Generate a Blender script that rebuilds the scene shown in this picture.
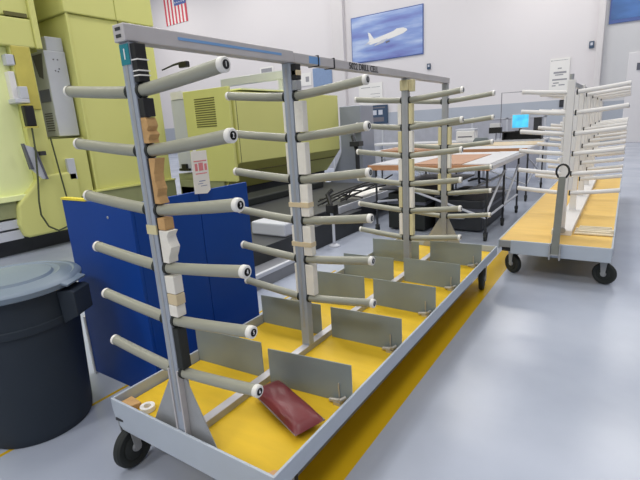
import bpy, bmesh, math, random
from mathutils import Vector, Matrix
PI = math.pi
random.seed(7)
S = bpy.context.scene
for o in list(bpy.data.objects): bpy.data.objects.remove(o)
COL = S.collection

# ------------------------------------------------------------------ camera
FPX = 449.08
cam_d = bpy.data.cameras.new('camera')
cam_d.sensor_fit = 'HORIZONTAL'; cam_d.sensor_width = 36.0; cam_d.lens = FPX / 640 * 36.0
cam_d.clip_start = .05; cam_d.clip_end = 200
cam = bpy.data.objects.new('camera', cam_d); COL.objects.link(cam)
yaw, pitch, roll = -0.60163, -0.24744, -0.06028
fw = Vector((math.sin(yaw)*math.cos(pitch), math.cos(yaw)*math.cos(pitch), math.sin(pitch)))
rt0 = Vector((math.cos(yaw), -math.sin(yaw), 0)); up0 = rt0.cross(fw)
rt = math.cos(roll)*rt0 + math.sin(roll)*up0; up = -math.sin(roll)*rt0 + math.cos(roll)*up0
m = Matrix.Identity(4)
for i in range(3):
    m[i][0] = rt[i]; m[i][1] = up[i]; m[i][2] = -fw[i]
m.translation = Vector((1.431, -0.981, 1.551))
cam.matrix_world = m
S.camera = cam

# ------------------------------------------------------------------ light
S.view_settings.view_transform = 'Standard'; S.view_settings.look = 'None'
S.view_settings.exposure = 0.21; S.view_settings.gamma = 1.0; S.view_settings.use_curve_mapping = False
W = bpy.data.worlds.new('hall_ambient'); S.world = W; W.use_nodes = True  # even dome added as soft ambient fill, no ceiling modelled
W.node_tree.nodes['Background'].inputs[0].default_value = (0.90, 0.93, 1.0, 1)
W.node_tree.nodes['Background'].inputs[1].default_value = 0.38
LAMPS = [(-2.43, 21.5, 66), (-2.8, 14.2, 80), (2.2, 22.1, 50), (2.3, 14.0, 60), (-8, 14, 120), (-8, 21.5, 95), (-14, 20, 130), (-20, 20, 150),
         (-28, 19, 270), (-16, 12, 150), (-2.6, 6.5, 90), (2.5, 6.5, 60), (-7.5, 6.5, 90), (-2.6, 0.0, 60), (2.6, 0.0, 50), (3.2, -6.5, 130), (-2.5, -7, 160), (-8, -1, 60)]  # lamps by the far walls and behind the camera are added fill
for (x, y, p) in LAMPS:
    ld = bpy.data.lights.new('bay_and_fill_lamp', 'AREA'); ld.shape = 'DISK'; ld.size = 2.2
    ld.energy = p * 1.9; ld.color = (1.0, .97, .93)
    lo = bpy.data.objects.new('bay_and_fill_lamp', ld); COL.objects.link(lo); lo.location = (x, y, 12.8 if (y > 11 and x < -7) else 9.0)

# ------------------------------------------------------------------ materials
def s2l(c):
    c = c/255.0
    return c/12.92 if c <= .04045 else ((c+.055)/1.055)**2.4
def rgb(r, g, b): return (s2l(r), s2l(g), s2l(b), 1)
def mat(name, c, rough=.5, metal=0.0, var=.06, scale=6.0, bump=0.0, bscale=60.0, emit=0.0, spec=None, alpha=None, stretch=None):
    mt = bpy.data.materials.new(name); mt.use_nodes = True
    nt = mt.node_tree; b = nt.nodes['Principled BSDF']
    tc = nt.nodes.new('ShaderNodeTexCoord'); src = tc.outputs['Object']
    if stretch:
        mp = nt.nodes.new('ShaderNodeMapping'); mp.inputs['Scale'].default_value = stretch
        nt.links.new(src, mp.inputs[0]); src = mp.outputs[0]
    n = nt.nodes.new('ShaderNodeTexNoise'); n.inputs['Scale'].default_value = scale; n.inputs['Detail'].default_value = 5
    nt.links.new(src, n.inputs['Vector'])
    mx = nt.nodes.new('ShaderNodeMix'); mx.data_type = 'RGBA'
    mx.inputs[6].default_value = tuple(max(0, v*(1-var*2)) for v in c[:3])+(1,)
    mx.inputs[7].default_value = tuple(min(1, v*(1+var*2)) for v in c[:3])+(1,)
    nt.links.new(n.outputs[0], mx.inputs[0]); nt.links.new(mx.outputs[2], b.inputs['Base Color'])
    b.inputs['Roughness'].default_value = rough; b.inputs['Metallic'].default_value = metal
    if spec is not None: b.inputs['Specular IOR Level'].default_value = spec
    if emit:
        nt.links.new(mx.outputs[2], b.inputs['Emission Color']); b.inputs['Emission Strength'].default_value = emit
    if bump:
        n2 = nt.nodes.new('ShaderNodeTexNoise'); n2.inputs['Scale'].default_value = bscale
        nt.links.new(src, n2.inputs['Vector'])
        bp = nt.nodes.new('ShaderNodeBump'); bp.inputs['Strength'].default_value = bump; bp.inputs['Distance'].default_value = .01
        nt.links.new(n2.outputs[0], bp.inputs['Height']); nt.links.new(bp.outputs[0], b.inputs['Normal'])
    return mt
M = {}
M['yellow_deck'] = mat('yellow_deck', rgb(222,184,44), .55, spec=.3, var=.10, scale=3, stretch=(1,4,1))
M['yellow_deck_pale'] = mat('yellow_deck_pale', rgb(226,188,104), .55, spec=.3, var=.06, scale=3, stretch=(1,4,1))
M['grey_paint'] = mat('grey_paint', rgb(178,187,198), .4, var=.03)
M['divider'] = mat('divider_grey', rgb(136,146,147), .45, var=.05)
M['steel'] = mat('galvanised_steel', rgb(168,170,172), .42, .35, var=.07, scale=14)
M['alu'] = mat('aluminium_beam', rgb(196,192,192), .45, .2, var=.04, scale=10)
M['alu_blue'] = mat('aluminium_post', rgb(164,172,184), .45, .25, var=.05, scale=10)
M['beam_top'] = mat('spine_top', rgb(196,194,196), .4, .2, var=.05)
M['tube'] = mat('padded_tube', rgb(156,156,142), .38, .1, var=.05, scale=5)
M['tube_white'] = mat('white_tube', rgb(226,224,222), .4, var=.03)
M['cap_white'] = mat('white_cap', rgb(232,230,224), .4, var=.02)
M['black'] = mat('black_plastic', rgb(22,22,24), .4, var=.1)
M['black_rubber'] = mat('black_rubber', rgb(34,38,36), .65, var=.12)
M['dark_steel'] = mat('dark_steel', rgb(58,60,64), .5, .3, var=.12)
M['white'] = mat('white_paint', rgb(228,226,224), .5, var=.02)
M['digit'] = mat('white_print', rgb(240,240,240), .5, var=.01)
M['foam'] = mat('white_foam', rgb(232,228,218), .8, var=.05, scale=12, bump=.3)
M['foam_yellow'] = mat('aged_foam', rgb(214,204,160), .8, var=.08, scale=10, bump=.3)
M['tape_tan'] = mat('tan_tape', rgb(214,196,160), .6, var=.08)
M['card'] = mat('torn_cardboard', rgb(196,156,104), .85, var=.16, scale=14, bump=.4)
M['blue_tape'] = mat('blue_tape', rgb(120,164,214), .6, var=.06)
M['teal'] = mat('teal_label', rgb(18,128,140), .5, var=.03)
M['brown_bag'] = mat('maroon_vinyl', rgb(112,44,48), .35, var=.12, scale=8, bump=.25, bscale=18)
M['bag_trim'] = mat('grey_piping', rgb(120,112,110), .5)
M['trash'] = mat('charcoal_plastic', rgb(46,54,64), .6, spec=.25, var=.04, bump=.05)
M['lid'] = mat('blue_grey_plastic', rgb(112,127,143), .45, var=.05)
M['blue'] = mat('blue_panel', rgb(6,62,146), .5, spec=.25, var=.05, scale=2)
M['yellow_trim'] = mat('yellow_trim', rgb(232,212,60), .5)
M['lime'] = mat('lime_enamel', rgb(214,214,134), .5, spec=.3, var=.02, scale=1.5)
M['lime_dark'] = mat('shaded_lime_enamel', rgb(188,186,104), .5, spec=.3, var=.03, scale=1.5)  # lime darkened: shade of the down-facing underside put into the colour
M['lime_pale'] = mat('lightened_lime_enamel', rgb(244,254,184), .4, var=.04, scale=1)  # lime lightened: glow of the lit machine interior put into the door colour
M['olive_grey'] = mat('olive_grey_paint', rgb(150,154,112), .5, var=.06)
M['orange_yellow'] = mat('amber_enamel', rgb(200,188,92), .4, var=.08, scale=6)
M['cab_grey'] = mat('cabinet_grey', rgb(198,201,210), .45, var=.02)
M['cab_dark'] = mat('slate_panel', rgb(92,94,106), .35, var=.08)
M['vent'] = mat('shadowed_vent', rgb(100,96,48), .6)
M['vent_grey'] = mat('grey_vent', rgb(110,108,116), .6)
M['wood_edge'] = mat('orange_wood', rgb(192,138,98), .5, var=.08, stretch=(1,8,8))
M['board'] = mat('brown_hardboard', rgb(168,126,96), .6, var=.08, scale=3)
M['tabletop'] = mat('pale_laminate', rgb(204,204,206), .3, var=.03)
M['tabletop_beige'] = mat('beige_laminate', rgb(206,186,150), .35, var=.05)
M['partition'] = mat('lilac_grey_panel', rgb(176,178,190), .5, var=.10, scale=5)
M['screen_blue'] = mat('screen_glow', rgb(70,170,235), .3, var=.35, scale=5, emit=.9)
M['navy'] = mat('navy_board', rgb(56,76,100), .5, var=.1)
M['paper'] = mat('paper', rgb(232,230,226), .7, var=.01)
M['ink'] = mat('grey_ink', rgb(150,150,154), .7)
M['red'] = mat('flag_red', rgb(206,78,92), .7)
M['flag_blue'] = mat('flag_blue', rgb(84,104,160), .7)
M['red_ink'] = mat('red_ink', rgb(214,130,136), .7)
M['cable'] = mat('dark_cable', rgb(74,80,52), .5)
M['skin'] = mat('bolt_zinc', rgb(190,186,178), .35, .5)

# floor paint: pale blue grey epoxy with two yellow lane lines and thin joints
def floor_mat():
    mt = bpy.data.materials.new('epoxy_floor'); mt.use_nodes = True
    nt = mt.node_tree; N = nt.nodes; L = nt.links; b = N['Principled BSDF']
    tc = N.new('ShaderNodeTexCoord'); sp = N.new('ShaderNodeSeparateXYZ'); L.new(tc.outputs['Object'], sp.inputs[0])
    n1 = N.new('ShaderNodeTexNoise'); n1.inputs['Scale'].default_value = .8; n1.inputs['Detail'].default_value = 7
    L.new(tc.outputs['Object'], n1.inputs['Vector'])
    cr = N.new('ShaderNodeValToRGB'); cr.color_ramp.elements[0].position = .3; cr.color_ramp.elements[1].position = .7
    cr.color_ramp.elements[0].color = rgb(156,164,180); cr.color_ramp.elements[1].color = rgb(180,187,202)
    L.new(n1.outputs[0], cr.inputs[0])
    def band(axis, lo, hi):
        a = N.new('ShaderNodeMath'); a.operation = 'GREATER_THAN'; a.inputs[1].default_value = lo; L.new(sp.outputs[axis], a.inputs[0])
        c = N.new('ShaderNodeMath'); c.operation = 'LESS_THAN'; c.inputs[1].default_value = hi; L.new(sp.outputs[axis], c.inputs[0])
        d = N.new('ShaderNodeMath'); d.operation = 'MULTIPLY'; L.new(a.outputs[0], d.inputs[0]); L.new(c.outputs[0], d.inputs[1]); return d
    def mul(p, q):
        d = N.new('ShaderNodeMath'); d.operation = 'MULTIPLY'; L.new(p.outputs[0], d.inputs[0]); L.new(q.outputs[0], d.inputs[1]); return d
    def mx2(p, q):
        d = N.new('ShaderNodeMath'); d.operation = 'MAXIMUM'; L.new(p.outputs[0], d.inputs[0]); L.new(q.outputs[0], d.inputs[1]); return d
    yl = mx2(mul(band(0, .31, .505), band(1, -3, 4.6)), mul(band(0, -1.13, -1.105), band(1, -3, 3.0)))
    n2 = N.new('ShaderNodeTexNoise'); n2.inputs['Scale'].default_value = 22; n2.inputs['Detail'].default_value = 4
    L.new(tc.outputs['Object'], n2.inputs['Vector'])
    wr = N.new('ShaderNodeMath'); wr.operation = 'LESS_THAN'; wr.inputs[1].default_value = .80; L.new(n2.outputs[0], wr.inputs[0])
    yl = mul(yl, wr)
    m1 = N.new('ShaderNodeMix'); m1.data_type = 'RGBA'; L.new(yl.outputs[0], m1.inputs[0]); L.new(cr.outputs[0], m1.inputs[6])
    m1.inputs[7].default_value = rgb(200,164,30)
    jt = mx2(band(1, 7.996, 8.004), mx2(band(0, 2.6, 2.606), band(1, -.476, -.47)))
    m2 = N.new('ShaderNodeMix'); m2.data_type = 'RGBA'; L.new(jt.outputs[0], m2.inputs[0]); L.new(m1.outputs[2], m2.inputs[6])
    m2.inputs[7].default_value = rgb(120,126,138)
    # dark stain near the second cart and scuffs
    n3 = N.new('ShaderNodeTexNoise'); n3.inputs['Scale'].default_value = 2.3; n3.inputs['Detail'].default_value = 9; n3.inputs['Roughness'].default_value = .7
    L.new(tc.outputs['Object'], n3.inputs['Vector'])
    st = N.new('ShaderNodeMath'); st.operation = 'GREATER_THAN'; st.inputs[1].default_value = .70; L.new(n3.outputs[0], st.inputs[0])
    sm = N.new('ShaderNodeMath'); sm.operation = 'MULTIPLY'; sm.inputs[1].default_value = .35; L.new(st.outputs[0], sm.inputs[0])
    m3 = N.new('ShaderNodeMix'); m3.data_type = 'RGBA'; L.new(sm.outputs[0], m3.inputs[0]); L.new(m2.outputs[2], m3.inputs[6])
    m3.inputs[7].default_value = rgb(128,132,140)
    L.new(m3.outputs[2], b.inputs['Base Color'])
    rr = N.new('ShaderNodeMapRange'); rr.inputs[3].default_value = .16; rr.inputs[4].default_value = .30; L.new(n1.outputs[0], rr.inputs[0])
    L.new(rr.outputs[0], b.inputs['Roughness'])
    return mt
M['floor'] = floor_mat()

# ------------------------------------------------------------------ mesh helpers
class MB:
    def __init__(s): s.v = []; s.f = []
    def add(s, vs, fs):
        k = len(s.v); s.v += [tuple(v) for v in vs]; s.f += [tuple(i+k for i in f) for f in fs]; return s
    def box(s, x0, x1, y0, y1, z0, z1):
        return s.add([(x0,y0,z0),(x1,y0,z0),(x1,y1,z0),(x0,y1,z0),(x0,y0,z1),(x1,y0,z1),(x1,y1,z1),(x0,y1,z1)],
                     [(0,3,2,1),(4,5,6,7),(0,1,5,4),(1,2,6,5),(2,3,7,6),(3,0,4,7)])
    def prism(s, poly, axis, a, b):
        # poly: 2D points in the two remaining axes (x: (y,z), y: (x,z), z: (x,y))
        def pt(p, c):
            return {'x': (c, p[0], p[1]), 'y': (p[0], c, p[1]), 'z': (p[0], p[1], c)}[axis]
        n = len(poly)
        return s.add([pt(p, a) for p in poly] + [pt(p, b) for p in poly],
                     [tuple(range(n-1, -1, -1)), tuple(range(n, 2*n))] + [(i, (i+1) % n, n+(i+1) % n, n+i) for i in range(n)])
    def tube(s, pts, r, seg=16, cap=True):
        pts = [Vector(p) for p in pts]; n = len(pts)
        rs = r if isinstance(r, (list, tuple)) else [r]*n
        rings = []; prev = None
        for i, p in enumerate(pts):
            t = (pts[min(i+1, n-1)] - pts[max(i-1, 0)]).normalized()
            if prev is None:
                a = Vector((0,0,1)) if abs(t.z) < .9 else Vector((1,0,0))
                u = t.cross(a).normalized()
            else:
                u = (prev - t*prev.dot(t)).normalized()
            prev = u; w = t.cross(u)
            rings.append([p + (u*math.cos(2*PI*j/seg) + w*math.sin(2*PI*j/seg))*rs[i] for j in range(seg)])
        vs = [v for rg in rings for v in rg]; fs = []
        for i in range(n-1):
            for j in range(seg):
                fs.append((i*seg+j, i*seg+(j+1) % seg, (i+1)*seg+(j+1) % seg, (i+1)*seg+j))
        if cap: fs += [tuple(range(seg-1, -1, -1)), tuple((n-1)*seg+j for j in range(seg))]
        return s.add(vs, fs)
    def lathe(s, prof, seg=40, c=(0,0,0), axis='z'):
        vs = []; n = len(prof)
        for (r, h) in prof:
            for j in range(seg):
                a = 2*PI*j/seg; x, y = r*math.cos(a), r*math.sin(a)
                if axis == 'z': p = (c[0]+x, c[1]+y, c[2]+h)
                elif axis == 'x': p = (c[0]+h, c[1]+x, c[2]+y)
                else: p = (c[0]+x, c[1]+h, c[2]+y)
                vs.append(p)
        fs = [(i*seg+j, i*seg+(j+1) % seg, (i+1)*seg+(j+1) % seg, (i+1)*seg+j) for i in range(n-1) for j in range(seg)]
        return s.add(vs, fs)
def obj(name, mb, m, parent=None, smooth=False, bevel=0.0, loc=(0,0,0)):
    me = bpy.data.meshes.new(name); me.from_pydata(mb.v, [], mb.f)
    bm = bmesh.new(); bm.from_mesh(me); bmesh.ops.recalc_face_normals(bm, faces=bm.faces); bm.to_mesh(me); bm.free()
    me.materials.append(M[m] if isinstance(m, str) else m)
    if smooth:
        for p in me.polygons: p.use_smooth = True
    o = bpy.data.objects.new(name, me); COL.objects.link(o); o.location = loc
    if smooth:
        md = o.modifiers.new('split', 'EDGE_SPLIT'); md.split_angle = math.radians(40)
    if bevel:
        md = o.modifiers.new('bevel', 'BEVEL'); md.width = bevel; md.segments = 2; md.limit_method = 'ANGLE'
    if parent: o.parent = parent
    return o
def thing(name, label, cat, loc=(0,0,0), group=None, rotz=0):
    o = bpy.data.objects.new(name, None); COL.objects.link(o); o.location = loc; o.rotation_euler = (0,0,rotz)
    o.empty_display_size = .1
    return tag(o, label, cat, group)
def tag(o, label, cat, group=None):
    o['label'] = label; o['category'] = cat
    if group: o['group'] = group
    return o
def struct(o, label=None):
    o['kind'] = 'structure'
    if label: o['label'] = label
    return o
def B(*a): return MB().box(*a)
def dup(root, loc, label=None, rotz=0):
    r = root.copy(); COL.objects.link(r); r.location = loc; r.rotation_euler = (0,0,rotz)
    if label: r['label'] = label
    for ch in list(root.children):
        c = ch.copy(); COL.objects.link(c); c.parent = r
        for g in list(ch.children):
            d = g.copy(); COL.objects.link(d); d.parent = c
    return r
def inst(src, parent, loc, rotz=0):
    c = src.copy(); COL.objects.link(c); c.parent = parent; c.location = loc; c.rotation_euler = (0,0,rotz)
    for g in list(src.children):
        d = g.copy(); COL.objects.link(d); d.parent = c
    return c
def text_mb(txt, size, frame, depth=.001):
    """text as a mesh; frame = (origin, right vector, up vector)"""
    cu = bpy.data.curves.new('t', 'FONT'); cu.body = txt; cu.size = size; cu.extrude = depth
    cu.align_x = 'CENTER'; cu.align_y = 'CENTER'; cu.resolution_u = 3
    t = bpy.data.objects.new('t', cu); COL.objects.link(t)
    dg = bpy.context.evaluated_depsgraph_get(); me = bpy.data.meshes.new_from_object(t.evaluated_get(dg))
    o, r, u = [Vector(k) for k in frame]; r.normalize(); u.normalize(); n = r.cross(u)
    mb = MB(); mb.add([o + r*v.co.x + u*v.co.y + n*v.co.z for v in me.vertices], [tuple(p.vertices) for p in me.polygons])
    bpy.data.objects.remove(t); bpy.data.curves.remove(cu); bpy.data.meshes.remove(me)
    return mb

# ------------------------------------------------------------------ structure
YW = 24.7
struct(obj('floor', B(-40, 14, -10, YW+.2, -.2, 0), 'floor'))
mw = mat('white_wall', rgb(220,216,217), .7, var=.012, scale=.3)
mws = mat('grey_wainscot', rgb(172,178,188), .5, var=.03, scale=1)
struct(obj('wall_back', B(-40, 14, YW, YW+.2, 0, 14), mw))
struct(obj('wall_left', B(-40.2, -40, -10, YW+.2, 0, 14), mw))
struct(obj('wall_right', B(14, 14.2, -10, YW+.2, 0, 14), mw))
struct(obj('trim_1', B(-40, .10, YW-.05, YW, 0, 2.12), mws))
struct(obj('trim_2', B(.36, 14, YW-.05, YW, 0, 1.9), mws))
mcol = mat('column_white', rgb(214,210,210), .6, var=.01)
struct(obj('trim_3', B(-.10, .14, YW-.30, YW, 0, 14), mcol, bevel=.02))
struct(obj('trim_4', B(-14.2, -13.4, YW-.30, YW, 0, 14), mcol, bevel=.02))
mwr = mat('right_bay_wall', rgb(206,206,208), .7, var=.01)
struct(obj('trim_5', B(.14, 14, YW-.04, YW, 1.9, 14), mwr))
# door leaf frame at right with a dark number plate
dr = struct(obj('door_1', B(1.16, 2.6, YW-.12, YW-.04, 0, 3.92), mat('door_paint', rgb(222,220,222), .6, var=.01), bevel=.02))
obj('door_plate', B(1.50, 1.95, YW-.15, YW-.12, 3.15, 3.45), 'cab_dark', dr)

# ------------------------------------------------------------------ rack carts
def caster(parent, x, y, top, rot, wr=.10):
    c = obj('caster', B(-.045, .045, -.035, .06, top-.012, top), 'dark_steel', parent, loc=(x, y, 0)); c.rotation_euler = (0,0,rot)
    fk = MB().prism([(-.035,top-.01),(.035,top-.01),(.014,wr-.018),(-.014,wr-.018)], 'x', -.036, -.030).prism([(-.035,top-.01),(.035,top-.01),(.014,wr-.018),(-.014,wr-.018)], 'x', .030, .036).box(-.036,.036,-.03,.035, top-.03, top-.01)
    obj('fork', fk, 'steel', c)
    w = MB().lathe([(.0,-.024),(wr*.55,-.024),(wr*.62,-.018),(wr*.72,-.024),(wr*.92,-.022),(wr,-.012),(wr,.012),(wr*.92,.022),(wr*.72,.024),(wr*.62,.018),(wr*.55,.024),(0,.024)], 32, (0,0,wr), 'x')
    obj('wheel', w, 'black_rubber', c, smooth=True)
    h = MB().lathe([(0,-.034),(.022,-.034),(.026,-.024),(.026,.024),(.022,.034),(0,.034)], 20, (0,0,wr), 'x')
    obj('hub', h, 'steel', c, smooth=True)
    return c

AL, LIFT = .4355, .037
def arm_mesh(r=.0215):
    pts = []
    for i in range(9):
        t = i/8.0
        pts.append((.026 + (AL-.036-.0)*t, 0, LIFT*(t**1.2)))
    return MB().tube(pts, r, 20)
def make_arm(parent, m='tube', capm='cap_white', hole=True, r=.0215):
    a = obj('arm', arm_mesh(r), m, parent, smooth=True)
    R = r+.0015
    cp = MB().lathe([(R,-.016),(R,.0),(R-.003,.003),(.0125,.003),(.011,-.004),(0,-.004)], 24, (AL,0,LIFT), 'x')
    obj('end_cap', cp, capm, a, smooth=True)
    if hole:
        obj('hole', MB().lathe([(0,.0),(.0105,.0),(.0105,-.003)], 20, (AL,0,LIFT), 'x'), 'black', a)
    obj('collar', MB().lathe([(r+.004,-.008),(r+.004,.004),(r,.004)], 20, (.034,0,.0), 'x'), 'black_rubber', a, smooth=True)
    return a

RX, RL = .5, 3.32
cart = thing('rack_cart', 'wheeled rack cart in front, four posts of padded arms above a yellow tray', 'cart', (0,0,0))
DZ = .302
obj('deck', B(-.48, .48, .02, RL-.02, DZ-.02, DZ), 'yellow_deck', cart)
def rail(parent, x0, x1, y0, y1, z0, z1, m='grey_paint', name='rim_rail'): return obj(name, B(x0,x1,y0,y1,z0,z1), m, parent, bevel=.003)
rail(cart, RX-.010, RX+.002, 0, RL, .278, .36); rail(cart, -RX-.002, -RX+.010, 0, RL, .285, .36)
obj('rim_rail', MB().prism([(-RX,.36),(RX,.36),(RX,.212),(-RX+.06,.208),(-RX+.02,.24),(-RX,.30)], 'y', -.004, .008), 'grey_paint', cart, bevel=.003)
rail(cart, -RX+.010, RX-.010, RL-.012, RL, .272, .36)
# under frame
obj('under_frame', MB().box(-.48,.48,.03,.10,.262,.282).box(-.48,.48,RL-.10,RL-.03,.262,.282).box(-.04,.04,.10,RL-.10,.262,.282), 'dark_steel', cart)
sp = obj('spine_beam', B(-.022, .022, .06, RL-.06, DZ, .335), 'steel', cart, bevel=.002)
obj('top_plate', B(-.022, .022, .06, RL-.06, .335, .338), 'beam_top', sp)
PY = [.035, .92, 2.37, RL-.035]
pm = ['alu_blue', 'alu_blue', 'steel', 'steel']
ZA = [z + .36 for z in (1.3456, 1.1426, .9291, .7074, .4918, .2661)]
for k, y in enumerate(PY):
    p = obj('post', B(-.026, .026, y-.024, y+.024, .338 if k in (1,2) else DZ, 1.862), pm[k], cart, bevel=.004)
    obj('slot', MB().box(-.007, .007, y-.0255, y-.024, .45, 1.84), 'steel', p)
bm_ = obj('top_beam', MB().box(-.032, .030, 0, .93, 1.862, 1.918).box(-.030, .030, .93, RL, 1.864, 1.912), 'alu', cart, bevel=.004)
obj('beam_end_slot', MB().box(-.016,.012,-.0015,0,1.897,1.907).box(-.016,.012,-.0015,0,1.875,1.885), 'dark_steel', bm_)
obj('blue_tape', MB().box(.030,.0315,.22,.83,1.888,1.898).box(.030,.0315,1.06,1.16,1.87,1.905), 'blue_tape', bm_)
for yy in (1.14, 1.30):
    obj('zip_tie', MB().box(-.034,.034,yy,yy+.007,1.860,1.916), 'black', bm_)
obj('lettering', text_mb('5022 DRILL CELL', .052, ((.0315, 1.66, 1.886), (0,1,0), (0,0,1))), 'black', bm_)
lb = obj('number_label', B(-.022, .026, -.0002+.009, .011, 1.79, 1.855), 'teal', cart)
obj('label_digit', text_mb('1', .05, ((.002, .0085, 1.822), (1,0,0), (0,0,1))), 'digit', lb)
# gussets
for y in (.030, RL-.034):
    obj('gusset', MB().prism([(-.215,DZ),(.175,DZ),(.175,.33),(.035,.62),(-.035,.62),(-.215,.33)], 'y', y, y+.004) , 'steel', cart)
obj('gusset_foot', B(-.215, .175, .018, .029, DZ, .322), 'black_rubber', cart)
obj('flange_rib', B(-.032,-.024,.006,.030,DZ,.64), 'alu', cart); obj('flange_rib', B(.020,.028,.006,.030,DZ,.64), 'alu', cart)
# dividers
DR = [(.535,.578), (1.12,1.135), (1.68,1.675), (2.22,2.20), (2.80,2.80)]
DL = [(.53,.56), (1.09,1.11), (1.66,1.67), (2.16,2.16), (2.70,2.70)]
for rk, row in enumerate((DR, DL)):
    for (ya, yb) in row:
        a, b = ((.036, .489), (-.489, -.030))[rk]; y = yb
        d = obj('divider', MB().add([(a,ya-.003,DZ),(b,yb-.003,DZ),(b,yb+.003,DZ),(a,ya+.003,DZ),(a,ya-.003,.496),(b,yb-.003,.502),(b,yb+.003,.502),(a,ya+.003,.496)],
            [(0,3,2,1),(4,5,6,7),(0,1,5,4),(1,2,6,5),(2,3,7,6),(3,0,4,7)]), 'divider', cart, bevel=.001)
        if a > 0:
            obj('clamp_rod', MB().tube([(.425,y-.012,DZ+.01),(.425,y-.012,.40)], .004, 8), 'skin', d, smooth=True)
            obj('wing_clamp', MB().tube([(.385,y-.03,DZ+.012),(.44,y-.03,DZ+.022)], .011, 10).box(.41,.45,y-.045,y-.012,DZ,DZ+.016).tube([(.445,y-.045,DZ+.03),(.46,y-.015,DZ+.035)], .009, 8), 'skin', d, smooth=True)
# arms
proto = make_arm(cart)
first = True
for k, y in enumerate(PY):
    for i, z in enumerate(ZA):
        for rz in (0, PI):
            if first: a = proto; a.location = (0, y, z); first = False
            else: a = inst(proto, cart, (0, y, z), rz)
            if k == 0 and rz == 0:
                for ch in list(a.children):
                    if ch.name.startswith('hole'): bpy.data.objects.remove(ch)
                obj('number_disc', MB().lathe([(0,.0042),(.0135,.0042),(.0135,.002)], 24, (AL,0,LIFT), 'x'), 'black', a)
                obj('digit', text_mb(str(i+1), .021, ((AL+.0044, 0, LIFT), (0,1,0), (0,0,1)), .0004), 'digit', a)
                if i == 0: PROT_HOLE = True
# the numbered first arm lost its hole, so the copies were made before it: fine
# pads between the arms
def pad(x0, x1, y, z0, z1, m, w=.021, ragged=0):
    if ragged:
        n = 7; L_ = []; R_ = []
        for i in range(n):
            t = i/(n-1.0); z = z0 + (z1-z0)*t
            L_.append((x0, z)); R_.append((x1 + random.uniform(-ragged, ragged), z))
        return obj('pad', MB().prism(L_ + R_[::-1], 'y', y-w, y+w), m, cart, bevel=.002)
    return obj('pad', B(x0, x1, y-w, y+w, z0, z1), m, cart, bevel=.003)
g = .026
y = PY[0]; Zm = ZA
x0 = .027
pad(x0, .056, y, Zm[0]+g+.0, 1.855, 'black')
for zc in (.045, .06, .095): obj('white_cord', B(x0, .062, y-.022, y+.022, Zm[0]+zc, Zm[0]+zc+.004), 'paper', cart)
pad(x0, .060, y, Zm[1]+.115, Zm[0]-g, 'black')
pad(x0, .064, y, Zm[1]+g, Zm[1]+.113, 'card', ragged=.012)
pad(x0, .040, y, Zm[2]+g, Zm[1]-g, 'black')
pad(.038, .068, y, Zm[2]+g, Zm[1]-g, 'card', ragged=.012)
pad(x0, .034, y, Zm[3]+g, Zm[2]-g, 'black')
pad(.035, .075, y, Zm[2]-.07, Zm[2]-g, 'card')
pad(.035, .080, y, Zm[3]+g, Zm[2]-.072, 'foam', ragged=.014)
pad(x0, .078, y, Zm[4]+.12, Zm[3]-g, 'foam'); pad(x0, .080, y, Zm[4]+.075, Zm[4]+.118, 'tape_tan'); pad(x0, .074, y, Zm[4]+g, Zm[4]+.073, 'foam')
pad(x0, .060, y, Zm[5]+g, Zm[4]-g, 'black_rubber')
obj('post_tape', B(-.028, .028, y-.026, y+.024, 1.20, 1.235), 'foam_yellow', cart)
y = PY[1]
pad(x0, .058, y, Zm[0]+.075, 1.855, 'black'); pad(x0, .06, y, Zm[0]+.095, Zm[0]+.12, 'tape_tan'); pad(x0, .056, y, Zm[0]+g, Zm[0]+.073, 'steel')
for i in range(5):
    a, b = Zm[i+1]+g, Zm[i]-g
    mm = 'foam'
    pad(.030, .082, y, a, b, mm); pad(-.042, -.027, y, a, b, 'foam')
    if i in (2, 3): obj('tape_band', B(-.044, .084, y-.027, y+.022, a+.05, a+.075), 'tape_tan', cart)
for k in (2, 3):
    y = PY[k]
    n = 5 if k == 2 else 4
    for i in range(n):
        a, b = Zm[i+1]+g, Zm[i]-g
        if k == 3 and i == 0: continue
        pad(.030, .060, y, a, b, 'foam_yellow' if (i+k) % 2 == 0 else 'foam'); pad(-.060, -.030, y, a, b, 'foam_yellow' if i % 2 else 'foam')
    if k == 2: pad(-.034, .034, y-.012, Zm[0]+.07, 1.85, 'foam_yellow', w=.022); pad(.034, .07, y, Zm[0]+.06, 1.85, 'foam_yellow')
for (x, y, r) in ((-.435, .03, .12), (.40, .16, .3), (.43, 3.08, .15), (-.42, 3.12, .2)):
    caster(cart, x, y, .266, r, .106)
# diagonal brace under left row seen behind the second post
# cushion lying against first divider
def cushion():
    W_, H_, T_ = .40, .150, .036
    nu, nv = 18, 12; vs = []; fs = []
    for sgn in (1, -1):
        for i in range(nu+1):
            for j in range(nv+1):
                u = i/nu*2-1; v = j/nv*2-1
                e = max(0, 1-abs(u)**4)**.5 * max(0, 1-abs(v)**4)**.5
                pin = 1 - .06*(1-abs(u))*(abs(v)**3)
                vs.append((u*W_/2*1.0, v*H_/2*pin, sgn*T_*e*(1+.06*math.sin(7*u+2*v)*math.cos(5*v))))
    k = (nu+1)*(nv+1)
    for sgn in (0, 1):
        for i in range(nu):
            for j in range(nv):
                a = sgn*k+i*(nv+1)+j; q = (a, a+1, a+nv+2, a+nv+1); fs.append(q if sgn else q[::-1])
    return MB().add(vs, fs)
cu = obj('vinyl_cushion', cushion(), 'brown_bag', smooth=True)
tag(cu, 'worn maroon vinyl cushion lying on the yellow tray against the first grey divider', 'cushion')
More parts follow.
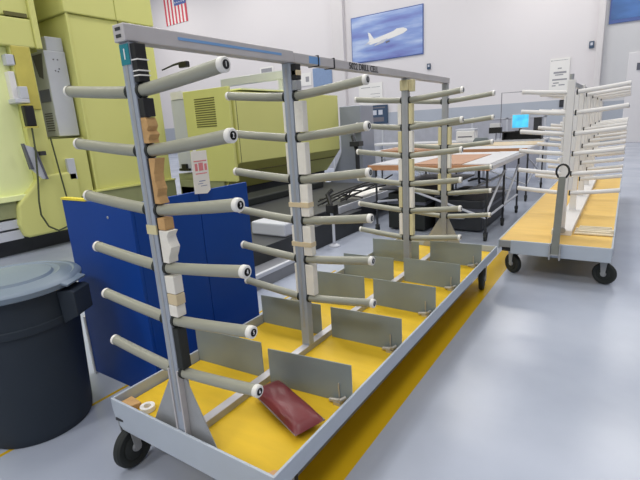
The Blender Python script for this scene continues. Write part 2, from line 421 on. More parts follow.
def seam():
    pts = []
    for (u, v) in [(-1,-1),(1,-1),(1,1),(-1,1)]: pts.append((u*.197, v*.072, 0))
    pts.append(pts[0])
    return MB().tube(pts, .0035, 6, cap=False)
obj('piping', seam(), 'bag_trim', cu)
me = Matrix.Translation((.262, .375, .345)) @ Matrix.Rotation(math.radians(-22), 4, 'Z') @ Matrix.Rotation(math.radians(3), 4, 'X')
cu.matrix_world = me
t = obj('tape_roll', MB().lathe([(.018,0),(.034,0),(.034,.022),(.018,.022),(.018,0)], 28), 'paper', smooth=True, loc=(-.335,.075,DZ+.003))
tag(t, 'small white roll of tape in the near left corner of the tray', 'tape')
w = obj('wood_block', MB().prism([(-.475,.025),(-.395,.03),(-.38,.075),(-.47,.085)], 'z', DZ+.001, DZ+.03), 'card', bevel=.004)
tag(w, 'brown wood scrap wedged in the left front corner of the tray', 'wood scrap')
w = obj('wood_chip', MB().prism([(.43,.022),(.475,.02),(.478,.07),(.445,.06)], 'z', DZ, DZ+.022), mat('pale_wood', rgb(206,160,116), .7), bevel=.004)
tag(w, 'small pale wood chip in the near right corner of the tray', 'wood scrap')

# second cart --------------------------------------------------------------
c2 = thing('rack_cart', 'white-armed rack cart with pale yellow deck and upright tow handle at the right', 'cart', (.94, 3.52, 0))
L2 = 5.1; Z2 = .372
obj('deck', B(-.46, .46, .012, L2, Z2-.02, Z2), 'yellow_deck_pale', c2)
obj('front_rail', B(-.36, .47, -.006, .012, .242, Z2+.002), 'grey_paint', c2, bevel=.004)
obj('corner_plate', B(-.47, -.36, 0, .03, .30, Z2-.003), 'steel', c2, bevel=.004)
obj('side_rail', B(.46, .475, .012, L2, .285, Z2+.004), 'grey_paint', c2, bevel=.003)
obj('side_rail', B(-.475, -.46, .0, L2, .285, Z2+.004), 'grey_paint', c2, bevel=.003)
obj('under_frame', MB().box(-.45,.45,.05,.14,.25,.35).box(-.45,.45,L2-.14,L2-.05,.25,.35).box(-.05,.05,.14,L2-.14,.26,.35), 'dark_steel', c2)
for (x, y, r) in ((.425, .14, 1.25), (-.36, .16, .9), (.41, 3.0, .1), (-.38, L2-.15, .3)): caster(c2, x, y, .26, r)
P2 = [.42, 1.5, 2.55, 3.6, 4.65]
Z2A = [1.72, 1.535, 1.345, 1.16, .97, .785]
for y in P2:
    p = obj('post', B(-.01, .055, y-.025, y+.025, Z2, 1.83), 'tube_white', c2, bevel=.004)
    for i in range(5):
        obj('pad', B(.057,.09,y-.022,y+.022,Z2A[i+1]+.03,Z2A[i]-.03), 'tube_white', c2); obj('pad', B(-.03,-.012,y-.022,y+.022,Z2A[i+1]+.03,Z2A[i]-.03), 'tube_white', c2)
obj('gusset', MB().prism([(P2[0]-.42,Z2),(P2[0]+.02,Z2),(P2[0]+.02,.85),(P2[0]-.02,.85)], 'x', -.012, .012), 'tube_white', c2)
obj('foot_plate', B(-.055,.12,P2[0]-.05,L2-.3,Z2,Z2+.05), 'tube_white', c2, bevel=.004)
obj('foot_bolt', MB().lathe([(0,-.01),(.028,-.01),(.03,0)], 16, (.04,P2[0]-.05,Z2+.05), 'y'), 'steel', c2)
obj('head_bolt', MB().tube([(.02,P2[0],1.83),(.02,P2[0],1.88)], .018, 12), 'steel', c2, smooth=True)
obj('top_beam', MB().prism([(P2[0]+.02,1.78),(P2[-1],1.78),(P2[-1],1.82),(P2[0]+.02,1.82)], 'x', .0, .03), 'steel', c2)
ap = make_arm(c2, 'tube_white', 'tube_white', False, .0205)
capd = obj('dark_tip', MB().lathe([(.0,.004),(.016,.004),(.020,.0)], 16, (AL,0,LIFT), 'x'), 'vent_grey', ap)
f1 = True
for y in P2:
    for i, z in enumerate(Z2A):
        for rz in (0, PI):
            if f1: ap.location = (.04, y, z); f1 = False
            else: inst(ap, c2, (.04, y, z), rz)
# tow handle: flat tapered bar with black loop grip, pinned at the front rail
th = obj('tow_handle', MB().add([(-.005,-.05,.28),(.06,-.05,.28),(.075,-.06,1.0),(.02,-.06,1.0),(-.005,-.03,.28),(.06,-.03,.28),(.075,-.04,1.0),(.02,-.04,1.0)],
      [(0,1,2,3),(7,6,5,4),(0,4,5,1),(1,5,6,2),(2,6,7,3),(3,7,4,0)]), 'dark_steel', c2)
th.data.materials[0] = mat('worn_grey_steel', rgb(140,142,134), .45, .3, var=.12, scale=9)
loop = [(.048+.050*math.cos(a), -.05, 1.045+.062*math.sin(a)) for a in [(-20+i*22)*PI/180 for i in range(11)]]
obj('grip', MB().tube([(.075,-.05,.99)]+loop+[(.02,-.05,.99)], .009, 10), 'black', th, smooth=True)
obj('hinge', MB().box(-.02,-.008,-.06,0,.235,.38).box(.064,.076,-.06,0,.235,.38).tube([(-.025,-.04,.28),(.08,-.04,.28)],.012,10), 'steel', c2)
# bundle of clear bars on the deck
bb = thing('plastic_sleeve', 'bundle of clear plastic sleeves lying across the pale yellow deck', 'packaging', (1.02, 4.02, Z2+.004))
mclear = mat('cloudy_plastic', rgb(226,216,192), .3, var=.08)
for i in range(8):
    obj('sleeve', B(.055+.03*(i%2), .385-.02*(i%3), -.06+i*.034, -.036+i*.034, 0.0, .018+.016*(i%2)), mclear, bb, bevel=.004)

# ------------------------------------------------------------------ trash can
tc_ = thing('trash_can', 'round charcoal plastic trash can with a blue grey lid, at the left edge', 'trash can', (-1.262, -.03, 0))
prof = [(0,0),(.262,0),(.270,.012),(.276,.05),(.300,.62),(.312,.625),(.314,.66),(.306,.665),(.312,.80),(.330,.805),(.332,.83),(.31,.83)]
obj('body', MB().lathe(prof, 56), 'trash', tc_, smooth=True)
lidp = [(.338,.815),(.348,.820),(.350,.845),(.338,.858),(.315,.862),(.305,.856),(.245,.870),(.235,.863),(.215,.863),(.205,.876),(.10,.882),(0,.884)]
obj('lid', MB().lathe(lidp, 56), 'lid', tc_, smooth=True)
for s in (0, PI):
    h = MB().prism([(.300,.80),(.372,.80),(.392,.79),(.392,.66),(.310,.62)], 'y', -.075, .075)
    ho = obj('handle', h, 'trash', tc_, bevel=.004); ho.rotation_euler = (0,0,s+.55)
    lt = MB().prism([(.33,.835),(.372,.825),(.378,.838),(.33,.852)], 'y', -.085, .085)
    lo = obj('lid_latch', lt, 'lid', tc_, bevel=.004); lo.rotation_euler = (0,0,s+.55)

# ------------------------------------------------------------------ blue screen
bs = thing('safety_screen', 'blue sheet metal L-shaped screen standing behind the left arms', 'screen', (0,0,0))
obj('panel', B(-1.455, -.755, .42, .44, .015, 1.205), 'blue', bs, bevel=.003)
obj('panel', B(-.775, -.755, .441, .90, .015, 1.205), 'blue', bs, bevel=.003)
obj('panel', B(-.775, -.755, .905, 1.34, .015, 1.205), 'blue', bs, bevel=.003)
obj('edge_trim', B(-1.475, -1.454, .415, .445, 0.0, .42), 'white', bs)
obj('top_trim', B(-1.455, -1.18, .415, .45, 1.205, 1.218), 'yellow_trim', bs)
obj('rivet', MB().lathe([(0,-.004),(.008,-.002),(.009,0)], 12, (-.98,.42,1.12), 'y'), 'steel', bs)
pt = thing('paper_tag', 'white paper tag with red print hanging beside the blue screen', 'tag', (-.735, 0, 0))
obj('sheet', MB().prism([(.862,1.45),(.985,1.45),(.985,1.205),(.955,1.185),(.855,1.195)], 'x', 0, .002), 'paper', pt)
obj('red_print', MB().box(.002,.003,.875,.975,1.385,1.392).box(.002,.003,.88,.90,1.33,1.375).box(.002,.003,.91,.945,1.33,1.378).box(.002,.003,.955,.975,1.33,1.37).box(.002,.003,.88,.97,1.31,1.316), 'red_ink', pt)
obj('scribble', MB().box(.002,.003,.90,.95,1.265,1.269).box(.002,.003,.89,.93,1.25,1.253).box(.002,.003,.91,.96,1.235,1.238), 'flag_blue', pt)
obj('tie', MB().box(-.022, .001, .90, .905, 1.20, 1.46), 'paper', pt)

# ------------------------------------------------------------------ machining centre
mc = thing('machining_center', 'huge lime green machining center towering at the left behind the blue screen', 'machine', (0,0,0))
XM = -5.6
obj('main_housing', B(-9.2, XM-.04, 3.04, 4.52, .75, 3.40), 'lime', mc, bevel=.02)
obj('upper_hood', MB().box(-9.2, XM, 3.0, 3.835, 3.40, 5.6).box(-9.2, XM, 3.845, 4.55, 3.40, 5.6), 'lime', mc, bevel=.015)
obj('corner_strip', B(XM-.05, XM-.02, 3.02, 3.06, .75, 3.40), 'lime', mc, bevel=.008)
obj('panel_seam', MB().box(XM-.041, XM-.036, 3.875, 3.885, .75, 3.40), 'vent', mc)
obj('machine_skirt', MB().box(-9.0, XM+.02, 3.0, 4.54, .12, .74), 'olive_grey', mc, bevel=.01)
obj('skirt_lip', MB().box(-9.0, XM+.04, 2.97, 4.54, .74, .765), 'lime', mc)
obj('plinth', MB().box(-9.2, XM-.25, -2.5, 4.5, 0, .24), 'dark_steel', mc)
# pillar and foot
obj('pillar', B(-6.35, XM-.02, 2.16, 2.43, .8, 3.2), 'lime', mc, bevel=.02)
obj('pillar', B(-6.6, XM-.3, 2.43, 3.04, .7, 1.6), 'lime', mc)
obj('foot', MB().prism([(1.84,.27),(1.80,.45),(1.84,.73),(2.06,.93),(2.22,1.10),(2.75,1.10),(2.75,.24),(1.90,.24)], 'x', -6.3, XM), 'lime', mc, bevel=.03)
ac = obj('amber_panel', B(XM-.03, XM-.0, 2.17, 2.41, 2.02, 2.86), 'orange_yellow', mc, bevel=.01)
obj('door_hood', MB().box(-9.2, XM+.0, -2.5, 2.50, 2.85, 3.22).box(-9.2, XM-.02, -2.5, 2.50, 3.24, 5.6), 'lime', mc, bevel=.015)
obj('hood_post', B(XM-.05, XM+.03, 2.50, 2.58, 2.84, 5.6), 'lime', mc, bevel=.015)
obj('hood_notch', B(XM-.02, XM+.004, 2.18, 2.46, 3.235, 3.285), 'vent', mc)
obj('sliding_door', B(-5.85, -5.72, -2.5, 2.16, .85, 2.85), 'lime_pale', mc, bevel=.01)
obj('door_rail', B(-5.85, XM-.03, -2.5, 2.05, .78, .86), 'lime_pale', mc, bevel=.01)
obj('lower_guard', MB().box(-6.1, -5.68, -2.5, 1.85, .55, .77), 'olive_grey', mc)
obj('lower_guard', MB().box(-6.1, -5.68, -2.5, 1.85, .24, .37).box(-6.1,-5.68,-2.5,1.85,.40,.52), 'cab_grey', mc)
# side fixtures on the pillar
obj('bracket_box', MB().box(-5.72, -5.60, 2.08, 2.20, 2.60, 2.74), 'cab_grey', mc, bevel=.01)
obj('lamp_box', B(-5.72,-5.60,2.07,2.15,2.15,2.52), 'white', mc, bevel=.01)
obj('bracket_shelf', MB().box(-5.9,-5.52,2.05,2.24,2.10,2.16).box(-5.60,-5.52,2.13,2.24,2.16,2.32), 'cab_grey', mc, bevel=.01)
pd = obj('pendant', B(-5.575, -5.47, 2.12, 2.25, 1.78, 2.07), 'black', mc, bevel=.02)
obj('pendant_grip', B(-5.58,-5.465,2.11,2.26,1.765,1.785), 'orange_yellow', pd); obj('pendant_grip', B(-5.58,-5.465,2.11,2.26,2.065,2.08), 'orange_yellow', pd)
obj('holder_plate', MB().prism([(2.03,1.55),(2.15,1.50),(2.24,1.05),(2.20,1.05),(2.06,1.22)], 'x', -5.56, -5.52), 'cab_grey', mc)
obj('holder_edge', MB().prism([(2.155,1.50),(2.175,1.50),(2.265,1.04),(2.24,1.04)], 'x', -5.57, -5.50), 'cab_dark', mc)
obj('holder_edge', MB().prism([(2.02,1.56),(2.04,1.56),(2.10,1.20),(2.06,1.20)], 'x', -5.57, -5.50), 'cab_dark', mc)
obj('holder_knob', MB().box(-5.60,-5.5,2.22,2.30,1.38,1.44), 'dark_steel', mc)
cb = [(-5.5,2.18,1.78),(-5.49,2.16,1.45),(-5.48,2.10,1.0),(-5.48,2.06,.75),(-5.5,2.06,.55),(-5.52,2.14,.36),(-5.53,2.27,.27),(-5.55,2.42,.30),(-5.55,2.50,.40)]
obj('pendant_cable', MB().tube(cb, .013, 8), 'cable', mc, smooth=True)
obj('pendant_cable', MB().tube([(-5.54,2.42,1.62),(-5.54,2.45,1.2),(-5.54,2.48,.80),(-5.54,2.50,.5)], .012, 8), 'cable', mc, smooth=True)
obj('conduit_box', B(-5.66, -5.60, 2.62, 2.74, .98, 1.30), 'cab_grey', mc, bevel=.01)
obj('conduit_box_base', B(-6.0, -5.66, 2.44, 2.98, .70, 1.6), 'lime', mc)
# grey control cabinet
cc = obj('control_cabinet', B(-6.24, -5.79, 2.685, 3.0, 1.635, 2.87), 'cab_grey', mc, bevel=.01)
obj('cabinet_top_box', B(-6.10, -5.81, 2.75, 3.0, 2.87, 3.07), 'cab_grey', mc, bevel=.01)
obj('vent_grille', MB().prism([(-6.14,2.83),(-5.84,2.83),(-5.93,2.48),(-6.04,2.52)], 'y', 2.680, 2.686), 'vent_grey', cc)
obj('display', B(-6.13, -5.83, 2.679, 2.686, 2.15, 2.33), 'cab_dark', cc)
vb = MB()
for i in range(8): vb.box(-6.10, -5.88, 2.680, 2.686, 1.72+i*.036, 1.736+i*.036)
obj('vent_slots', vb, 'vent_grey', cc)
db = MB()
for (yy, zz) in ((2.80,2.74),(2.86,2.74),(2.80,2.58),(2.84,2.57),(2.86,2.61)): db.box(-5.791,-5.785,yy,yy+.018,zz,zz+.018)
obj('indicator', db, 'cab_dark', cc)
la = obj('latch_arm', MB().tube([(-5.55,4.56,2.68),(-5.25,4.58,2.735),(-5.05,4.58,2.745)], [.012,.018,.022], 8), 'black', mc, smooth=True)
obj('latch_head', B(-5.09,-4.88,4.54,4.62,2.66,2.76), 'black', la, bevel=.015)
# grey duct and body two
m2 = thing('enclosure_cabinet', 'lime green louvred machine enclosure behind the first two rack posts', 'machine', (0,0,0))
X2 = -4.0
obj('front_panel', B(-5.12, X2-.02, 4.58, 4.64, .72, 2.27), 'lime', m2, bevel=.008)
vb = MB()
for i in range(13): vb.add([(-4.84,4.575,1.66+i*.038),(-4.35,4.575,1.66+i*.038),(-4.35,4.585,1.682+i*.038),(-4.84,4.585,1.682+i*.038)], [(0,1,2,3)])
vb2 = MB()
for i in range(13): vb2.box(-4.84, -4.35, 4.572, 4.581, 1.655+i*.038, 1.672+i*.038)
obj('louvre', vb2, 'vent', m2)
obj('side_housing', MB().prism([(-5.12,2.24),(X2,2.19),(X2,1.02),(-4.38,.55),(-5.12,.55)], 'y', 4.645, 7.95), 'lime_dark', m2)
sd = obj('side_skin', B(X2, X2+.012, 4.66, 7.93, 1.03, 2.185), 'lime', m2, bevel=.004)
obj('side_seam', MB().box(X2+.012, X2+.014, 4.70, 4.712, 1.03, 2.18), 'vent', m2)
obj('seam_line', MB().tube([(-4.12,4.9,.86),(-4.12,7.9,.86)], .012, 6), 'vent', m2)
obj('skirt', B(-5.5, -4.42, 4.60, 7.9, .02, .60), 'dark_steel', m2)
obj('front_skirt', B(-5.5, -4.35, 4.60, 4.70, .12, .72), 'olive_grey', m2)
obj('duct_base', B(-5.60, -5.15, 4.66, 4.9, .02, .84), 'olive_grey', m2)
obj('duct', B(-5.56, -5.16, 4.66, 4.9, .88, 2.17), 'cab_grey', m2, bevel=.01)
obj('duct_cap', B(-5.52, -5.20, 4.64, 4.92, 2.17, 2.30), 'white', m2)
obj('duct_valve', MB().box(-5.50,-5.24,4.60,4.66,.90,.94).box(-5.42,-5.30,4.60,4.65,.94,1.02), 'black', m2)
obj('top_tray', MB().box(-5.0, X2-.02, 4.9, 7.0, 2.225, 2.25), 'lime_pale', m2)
hl = m2
obj('rail_box', B(-6.4, -4.50, 6.8, 6.95, 2.55, 2.72), 'cab_grey', m2, bevel=.01)
obj('rail_bracket', B(-4.75,-4.65,6.83,6.92,2.19,2.55), 'cab_grey', m2)

# grey column machine and dark gear between enclosure and tables
gc = thing('machine_column', 'blue grey smooth machine column right of the lime enclosure', 'machine', (0,0,0))
obj('column', MB().prism([(-4.15,0),(-3.38,0),(-3.44,1.0),(-3.46,1.95),(-4.0,1.95),(-4.0,.95),(-4.35,.25)], 'y', 8.0, 8.6), 'cab_grey', gc, bevel=.02)
gc.children[0].data.materials[0] = mat('blue_grey_paint', rgb(148,154,168), .45, var=.03)
obj('arm_fixture', MB().tube([(-3.55,7.95,1.50),(-3.45,7.6,1.30),(-3.3,7.5,1.0),(-3.3,7.5,.6)], .045, 8).box(-3.75,-3.45,7.85,8.0,1.42,1.52).box(-3.42,-3.2,7.4,7.6,1.1,1.2), 'dark_steel', gc)
ms = thing('machine_bed', 'low dark machine bed with a pale steel edge strip, beyond the rack cart', 'machine', (0,0,0))
obj('base', B(-4.1, -1.80, 1.9, 4.9, 0, .30), 'dark_steel', ms); obj('base', B(-4.1, -2.2, 4.9, 6.9, 0, .30), 'dark_steel', ms)
obj('low_step', B(-3.4, -1.50, 1.75, 3.05, 0, .12), 'black_rubber', ms); obj('kick_rail', B(-1.53, -1.49, 2.05, 2.95, .12, .16), 'cab_grey', ms)
obj('bed_plate', B(-4.15, -1.98, 3.6, 7.0, .30, .40), 'dark_steel', ms, bevel=.01)
obj('edge_strip', B(-1.98, -1.955, 4.5, 7.0, .29, .40), 'cab_grey', ms)
obj('guide_box', MB().box(-2.36,-1.83,3.05,3.45,.30,.46), 'cab_grey', ms, bevel=.02)
ms.children[-1].data.materials[0] = mat('mid_grey_casting', rgb(128,130,136), .5, var=.06)
obj('guide_box', MB().box(-3.9,-3.4,3.7,6.3,.40,.52), 'black_rubber', ms, bevel=.02)
obj('white_flap', MB().box(-2.45,-2.0,5.2,6.2,.40,.44), 'paper', ms)
cl = MB()
random.seed(3)
for i in range(9):
    a = Vector((-2.35+random.uniform(-.25,.25), 4.6+random.uniform(-.3,.5), .42)); b_ = Vector((-1.95+random.uniform(-.3,.4), 4.9+random.uniform(-.2,.8), .45+random.uniform(0,.3)))
    mid = (a+b_)/2 + Vector((random.uniform(-.2,.2), 0, random.uniform(-.05,.25)))
    pts = [a.lerp(mid, t).lerp(mid.lerp(b_, t), t) for t in [k/7 for k in range(8)]]
    cl.tube(pts, .012, 6)
tag(obj('cable_tangle', cl, 'black', smooth=True), 'tangle of thin black cables on the low dark machine bed', 'cables')
cl = thing('joystick_stand', 'black jointed control stick on a short steel stem, beside the low dark machine bed', 'control stand', (-1.66, 3.85, 0))
obj('foot', MB().lathe([(0,0),(.07,0),(.07,.02),(.04,.04),(0,.04)], 20), 'cab_grey', cl, smooth=True)
obj('stem', MB().tube([(0,0,.03),(.0,0,.35),(-.03,0,.5)], .02, 10), 'cab_grey', cl, smooth=True)
obj('joint', MB().box(-.07,.05,-.05,.05,.46,.56).tube([(-.02,0,.55),(-.10,.05,.68),(-.05,.1,.74)], .03, 8), 'black', cl)

# ------------------------------------------------------------------ tables
def table(name, label, x0, x1, y0, y1, top, boards, legs, braces, group=None):
    t = thing(name, label, 'table', (0,0,0), group)
    obj('frame', MB().box(x0, x1, y0, y1, top-.065, top-.022), 'dark_steel', t)
    obj('tabletop', B(x0+.01, x1-.01, y0+.01, y1-.01, top-.022, top), 'tabletop', t)
    obj('edge_strip', B(x0, x1-.02, y0-.02, y0, top-.07, top), 'wood_edge', t)
    obj('side_strip', B(x1-.0, x1+.015, y0, y1, top-.06, top-.005), 'cab_grey', t)
    obj('shade_shelf', B(x0+.08, x0+.95, y0+.15, y1-.15, .60, .62), 'dark_steel', t)  # dark sheet added to deepen the shade under the tabletop
    for (a, b, c, d, m_) in boards: obj('board', B(a, b, c, d, top, top+.012), m_, t)
    for (x, y) in legs:
        l = obj('leg', MB().tube([(x,y,.10),(x,y,top-.06)], .015, 10), 'dark_steel', t, smooth=True)
        obj('wheel', MB().lathe([(0,-.015),(.05,-.015),(.05,.015),(0,.015)], 18, (x,y,.05), 'x'), 'black_rubber', l, smooth=True)
        obj('yoke', MB().box(x-.025,x+.025,y-.02,y+.02,.07,.115), 'dark_steel', l)
    for (a, b) in braces: obj('brace', MB().tube([a, b], .016, 8), 'cab_grey', t, smooth=True)
    return t
T1 = .975
lg = [(.03,4.80),(.03,5.75),(.03,6.75),(-1.5,4.80),(-1.5,6.75)]
table('inspection_table', 'near wheeled inspection table with boards and an orange wood front edge', -1.60, .09, 4.76, 6.90, T1,
      [(-1.55,-.95,4.8,6.8,'tabletop'), (-.93,-.28,4.78,6.3,'board'), (-.26,.06,4.78,6.8,'tabletop')], lg,
      [((.03,4.8,.35),(.03,5.75,.80)), ((.03,5.75,.25),(.03,6.75,.78)), ((.03,4.8,.30),(-1.5,4.8,.80)), ((.03,5.75,.75),(-.9,5.4,.30)), ((.03,4.8,.30),(.03,6.75,.30)), ((-1.5,4.8,.45),(.03,6.2,.45))])
lg = [(-.02,7.85),(-.02,9.6),(-1.3,7.85),(-1.3,9.6),(-2.9,7.85)]
table('inspection_table', 'farther inspection table with a beige top and orange front edge, before the computer', -3.1, .0, 7.75, 9.75, .97,
      [(-3.0,-.02,8.6,9.74,'tabletop_beige'), (-2.9,-1.5,7.8,8.5,'board')], lg,
      [((-.02,7.85,.3),(-.02,9.6,.8)), ((-.02,9.6,.3),(-.02,7.85,.8)), ((-.02,7.85,.3),(-1.3,7.85,.8)), ((-1.3,7.85,.3),(-2.9,7.85,.8))])
# dark boxes added for the shade and clutter under near table
for (a,b,c,d,e,f_,lab,mm) in ((-1.42,-.85,5.0,6.3,0,.55,'black box added as shade and clutter under the near inspection table, left one','black_rubber'),
                     (-.78,-.12,5.2,6.6,0,.45,'dark grey box added as shade and clutter under the near table, right one','dark_steel')):
    k = thing('shade_clutter_box', lab, 'case', ((a+b)/2,(c+d)/2,0))
    obj('shell', B(a-(a+b)/2,b-(a+b)/2,c-(c+d)/2,d-(c+d)/2,.02,f_), mm, k, bevel=.02)
    obj('lid_band', B(a-(a+b)/2-.01,b-(a+b)/2+.01,c-(c+d)/2-.01,d-(c+d)/2+.01,f_-.16,f_-.12), 'cab_dark', k)
    obj('handle', MB().tube([(-.1,c-(c+d)/2-.02,f_-.25),(-.1,c-(c+d)/2-.06,f_-.25),(.1,c-(c+d)/2-.06,f_-.25),(.1,c-(c+d)/2-.02,f_-.25)], .01, 8), 'steel', k)
# computer desk behind the second table
wb = thing('workbench', 'long grey workbench against the lilac partition, carrying the computer', 'workbench', (0,0,0))
obj('worktop', B(-4.8, -.15, 10.7, 11.6, .92, .96), 'tabletop', wb)
for x in (-4.7, -3.2, -1.7, -.22):
    obj('leg', B(x-.03, x+.03, 10.75, 10.81, 0, .92), 'cab_grey', wb); obj('leg', B(x-.03, x+.03, 11.5, 11.56, 0, .92), 'cab_grey', wb)
obj('drawer_unit', B(-2.9, -2.2, 10.8, 11.5, .1, .9), 'partition', wb)
hs = thing('monitor_riser', 'black shelf riser holding the blue computer screen', 'shelf', (-.69, 11.05, .96))
obj('shelf_board', B(-.46,.46,-.15,.15,.17,.20), 'black', hs); obj('side', B(-.44,-.41,-.15,.15,0,.17), 'black', hs); obj('side', B(.41,.44,-.15,.15,0,.17), 'black', hs)
obj('back', B(-.44,.44,.10,.12,0,.17), 'black', hs)
mo = thing('monitor', 'flat computer monitor showing a bright blue screen', 'monitor', (-.745, 11.0, 1.16))
obj('bezel', B(-.20,.20,0,.03,.06,.40), 'cab_grey', mo, bevel=.006); obj('screen', B(-.18,.18,-.002,0,.08,.38), 'screen_blue', mo)
obj('stand', MB().box(-.03,.03,.02,.04,.0,.1).box(-.1,.1,-.05,.08,0,.012), 'black', mo)
pcs = thing('computer_tower', 'black computer tower standing right of the blue screen', 'computer', (-.36, 11.0, 1.16))
obj('case', B(-.075,.075,-.1,.14,0,.30), 'black', pcs, bevel=.008); obj('front_panel', B(-.065,.065,-.105,-.1,.02,.28), 'dark_steel', pcs)
bk = thing('small_black_box', 'small black instrument box with white top left of the blue screen', 'instrument', (-1.30, 11.0, 1.13))
obj('case', B(-.16,.13,-.05,.1,.0,.14), 'black', bk, bevel=.005); obj('tray', B(-.14,.1,-.04,.1,.14,.24), 'tabletop', bk, bevel=.005)
obj('riser', B(-.15,-.0,-.04,.1,-.17,0), 'partition', bk)
pr = thing('printer', 'white desktop printer on the grey workbench', 'printer', (-2.02, 11.0, .96))
obj('body', B(-.23,.23,-.15,.2,.0,.26), 'white', pr, bevel=.02); obj('slot', B(-.18,.18,-.153,-.15,.10,.13), 'vent_grey', pr); obj('lid', B(-.26,.24,-.12,.2,.26,.31), 'cab_grey', pr, bevel=.01)
ch = thing('office_chair', 'grey rounded chair back just right of the white printer', 'chair', (-1.52, 10.35, 0))
obj('backrest', MB().prism([(-.2,.62),(.2,.62),(.2,.98),(.14,1.06),(-.14,1.06),(-.2,.98)], 'y', .12, .18), 'cab_grey', ch, bevel=.02)
ch.children[0].data.materials[0] = mat('grey_fabric', rgb(124,132,134), .8)
obj('seat', B(-.22,.22,-.25,.2,.45,.53), 'dark_steel', ch, bevel=.03); obj('column', MB().tube([(0,0,.08),(0,0,.45)],.025,10).box(-.02,.02,.15,.19,.5,.65), 'black', ch)
bsx = MB()
for k in range(5): a = 2*PI*k/5; bsx.tube([(0,0,.09),(.26*math.cos(a),.26*math.sin(a),.04)], [.022,.03], 8)
obj('base', bsx, 'black', ch)
# partitions
pn = thing('partition', 'lilac grey modular partition with framed panels behind the workbench', 'partition', (0,0,0))
for i in range(8):
    x = -8.0 + i*.95
    obj('panel', B(x, x+.90, 12.6, 12.65, .1, 1.45), 'partition', pn); obj('frame_post', B(x+.90, x+.95, 12.58, 12.67, 0, 1.55 if i % 2 else 1.48), 'cab_grey', pn)
obj('top_rail', B(-8.0, -.4, 12.58, 12.67, 1.45, 1.48), 'cab_grey', pn)

# ------------------------------------------------------------------ wall items
def wallbox(x0, x1, z0, z1, d=.03): return B(x0, x1, YW-.05-d, YW-.05, z0, z1)
fl = thing('flag', 'red and white striped flag with a blue canton hanging vertically on the far white wall', 'flag', (-28.35, YW, 9.9))
fw_, fh = 2.5, 4.2
st1, st2 = MB(), MB()
for i in range(13):
    x = -fw_/2 + i*fw_/13
    (st1 if i % 2 == 0 else st2).box(x, x+fw_/13, -.04, -.02, 0, fh)
obj('red_stripes', st1, 'red', fl); obj('white_stripes', st2, 'paper', fl)
obj('canton', B(-fw_/2+fw_*6/13, fw_/2, -.05, -.04, 1.25, fh), 'flag_blue', fl)
stx = MB()
for i in range(5):
    for j in range(6):
        cx, cz = .05+i*.24, 1.45+j*.38
        stx.box(cx-.04, cx+.04, -.056, -.05, cz-.04, cz+.04)
obj('star_field', stx, 'paper', fl)

def mural_mat():
    mt = bpy.data.materials.new('sky_mural'); mt.use_nodes = True
    nt = mt.node_tree; N = nt.nodes; L = nt.links; b = N['Principled BSDF']; b.inputs['Roughness'].default_value = .3
    tc = N.new('ShaderNodeTexCoord'); mp = N.new('ShaderNodeMapping'); mp.inputs['Rotation'].default_value = (0, math.radians(-12), 0); mp.inputs['Scale'].default_value = (.18, 1, 1.1)
    L.new(tc.outputs['Object'], mp.inputs[0])
    n = N.new('ShaderNodeTexNoise'); n.inputs['Scale'].default_value = 1.6; n.inputs['Detail'].default_value = 5; L.new(mp.outputs[0], n.inputs['Vector'])
    cr = N.new('ShaderNodeValToRGB'); e = cr.color_ramp.elements
    e[0].position = .32; e[0].color = rgb(112,116,182); e[1].position = .72; e[1].color = rgb(208,222,242)
    k = e.new(.5); k.color = rgb(138,160,212)
    L.new(n.outputs[0], cr.inputs[0]); L.new(cr.outputs[0], b.inputs['Base Color'])
    return mt
M['mural'] = mural_mat()
mu = thing('airliner_picture', 'large blue sky picture of a white airliner on the white back wall', 'picture', (-10.7, YW, 6.4))
obj('frame', B(-2.27, 2.27, -.06, 0, -1.28, 1.29), 'flag_blue', mu, bevel=.01)
obj('print', B(-2.22, 2.22, -.07, -.06, -1.23, 1.24), 'mural', mu)
aw = 'paper'
fus = MB().prism([(-1.20,-.24),(-1.0,-.36),(.5,-.16),(1.1,-.03),(1.34,.10),(1.28,.20),(1.08,.27),(.7,.28),(.5,.18),(-.75,-.08),(-1.0,.28),(-1.14,.34),(-1.05,-.12)], 'y', -.078, -.07)
pl = obj('airliner', fus, aw, mu)
obj('wing', MB().prism([(-.25,-.20),(.15,-.15),(-.15,-.36),(-.75,-.46),(-.70,-.40)], 'y', -.080, -.075).prism([(-1.15,-.22),(-.9,-.24),(-1.45,-.36)], 'y', -.080, -.075), 'cab_grey', pl)
obj('engine', MB().prism([(-.02,-.32),(.24,-.27),(.26,-.35),(.02,-.41)], 'y', -.084, -.078), 'vent_grey', pl)
ry = thing('framed_picture', 'dark blue framed picture at the top right corner of the wall', 'picture', (2.4, YW-.04, 6.6))
obj('frame', B(-2.12, 2.12, -.06, 0, -1.37, 1.35), 'flag_blue', ry); 
M['mural2'] = mat('blue_scene', rgb(70,110,168), .3, var=.35, scale=1.2, stretch=(.5,1,1.4))
obj('print', B(-2.05, 2.05, -.07, -.06, -1.22, 1.28), 'mural2', ry)

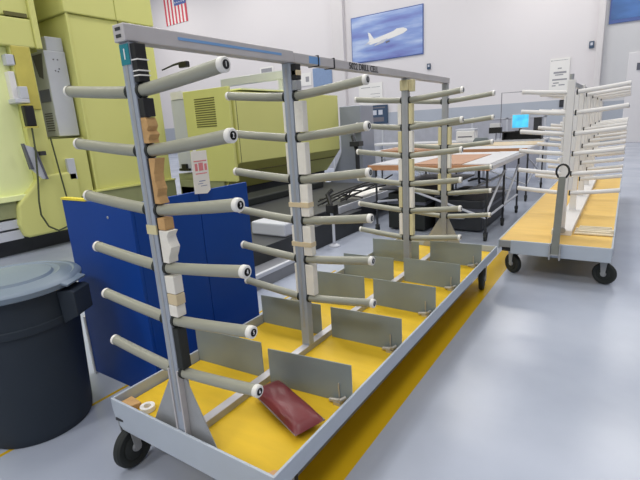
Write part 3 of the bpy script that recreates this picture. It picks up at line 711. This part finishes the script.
def notice(name, label, x0, x1, z0, z1, lines, m='paper'):
    t = thing(name, label, 'notice', ((x0+x1)/2, YW-(.05 if z0 < 2.0 else .01), z0)); w2 = (x1-x0)/2; h = z1-z0
    obj('sheet', B(-w2, w2, -.03, 0, 0, h), m, t)
    if lines:
        b = MB()
        for (a, c, z, th_) in lines: b.box(-w2+a*2*w2, -w2+c*2*w2, -.034, -.03, z*h, z*h+th_*h)
        obj('print_lines', b, 'ink', t)
    return t
notice('large_notice', 'large white notice with grey lines of print on the wall behind the second cart', -2.0, -1.15, 2.3, 4.05,
       [(.05,.10,.93,.03),(.12,.9,.94,.01),(.4,.6,.72,.03),(.2,.85,.60,.05),(.28,.7,.55,.03),(.15,.9,.42,.04),(.2,.5,.34,.03),(.15,.35,.27,.03),(.5,.8,.28,.03)])
notice('wall_notice', 'pale paper notice on the wall below the airliner picture', -12.6, -11.0, 2.6, 3.9,
       [(.1,.5,.8,.03),(.55,.9,.8,.02),(.1,.35,.3,.08),(.5,.9,.5,.02),(.5,.9,.35,.02),(.5,.9,.2,.02)])
notice('wall_notice', 'small white notice with a reddish mark beside the blue wall banner', -17.2, -16.1, 4.2, 5.0, [(.6,.85,.3,.4)])
notice('wall_notice', 'small grey framed notice on the wall left of the second rack post', -20.4, -19.2, 5.3, 5.75, [(.1,.9,.2,.6)])
bn = tag(obj('wall_banner', B(-15.95, -14.5, YW-.04, YW, 4.05, 5.2), mat('dusty_blue', rgb(128,150,184), .6)), 'plain dusty blue banner on the white wall under the top beam', 'banner')
db = thing('display_board', 'dark navy display board with white squares mounted on the wall', 'sign', (-11.9, YW-.05, 1.5))
obj('board', B(-1.25, 1.25, -.08, 0, 0, 1.08), 'navy', db, bevel=.01)
sq = MB()
for i in range(5): sq.box(-.95+i*.40, -.68+i*.40, -.086, -.08, .52, .80)
obj('photo_squares', sq, 'cab_grey', db)
obj('title_strip', MB().box(-1.0,-.25,-.086,-.08,.88,.96).box(-.1,1.1,-.086,-.08,.90,.98).box(-.3,1.0,-.086,-.08,.12,.38), 'vent_grey', db)
for (x, z, lab) in ((-8.12, 4.28, 'small dark thermostat box on the wall below the airliner picture'), (-.32, 4.32, 'small blue grey alarm box on the white column at right')):
    t = thing('wall_box', lab, 'wall box', (x, YW-(.0 if x < -1 else .04), z))
    if x > -1: t.location.y = YW
    obj('case', B(-.10, .10, -.08, 0, 0, .30), 'navy', t, bevel=.01); obj('window', B(-.05,.05,-.083,-.08,.12,.24), 'cab_grey', t)

ws = thing('wire_stand', 'thin wire stand rising from the workbench left of the blue screen', 'stand', (-1.27, 11.35, .96))
obj('wire', MB().tube([(0,0,0),(0,0,1.13),(.5,0,1.12)], .010, 6), 'vent_grey', ws); obj('foot', MB().lathe([(0,0),(.09,0),(.09,.02),(0,.02)], 16), 'cab_grey', ws)
wc = thing('narrow_wall_box', 'narrow black box on the white wall below the large notice', 'wall box', (-1.35, YW-.05, 2.13-.35))  # indistinct black shape, built as a plain box
obj('case', B(-.13, .13, -.10, 0, 0, .34), 'black', wc, bevel=.02); obj('cover', B(-.10,.10,-.12,-.10,.05,.28), 'dark_steel', wc)
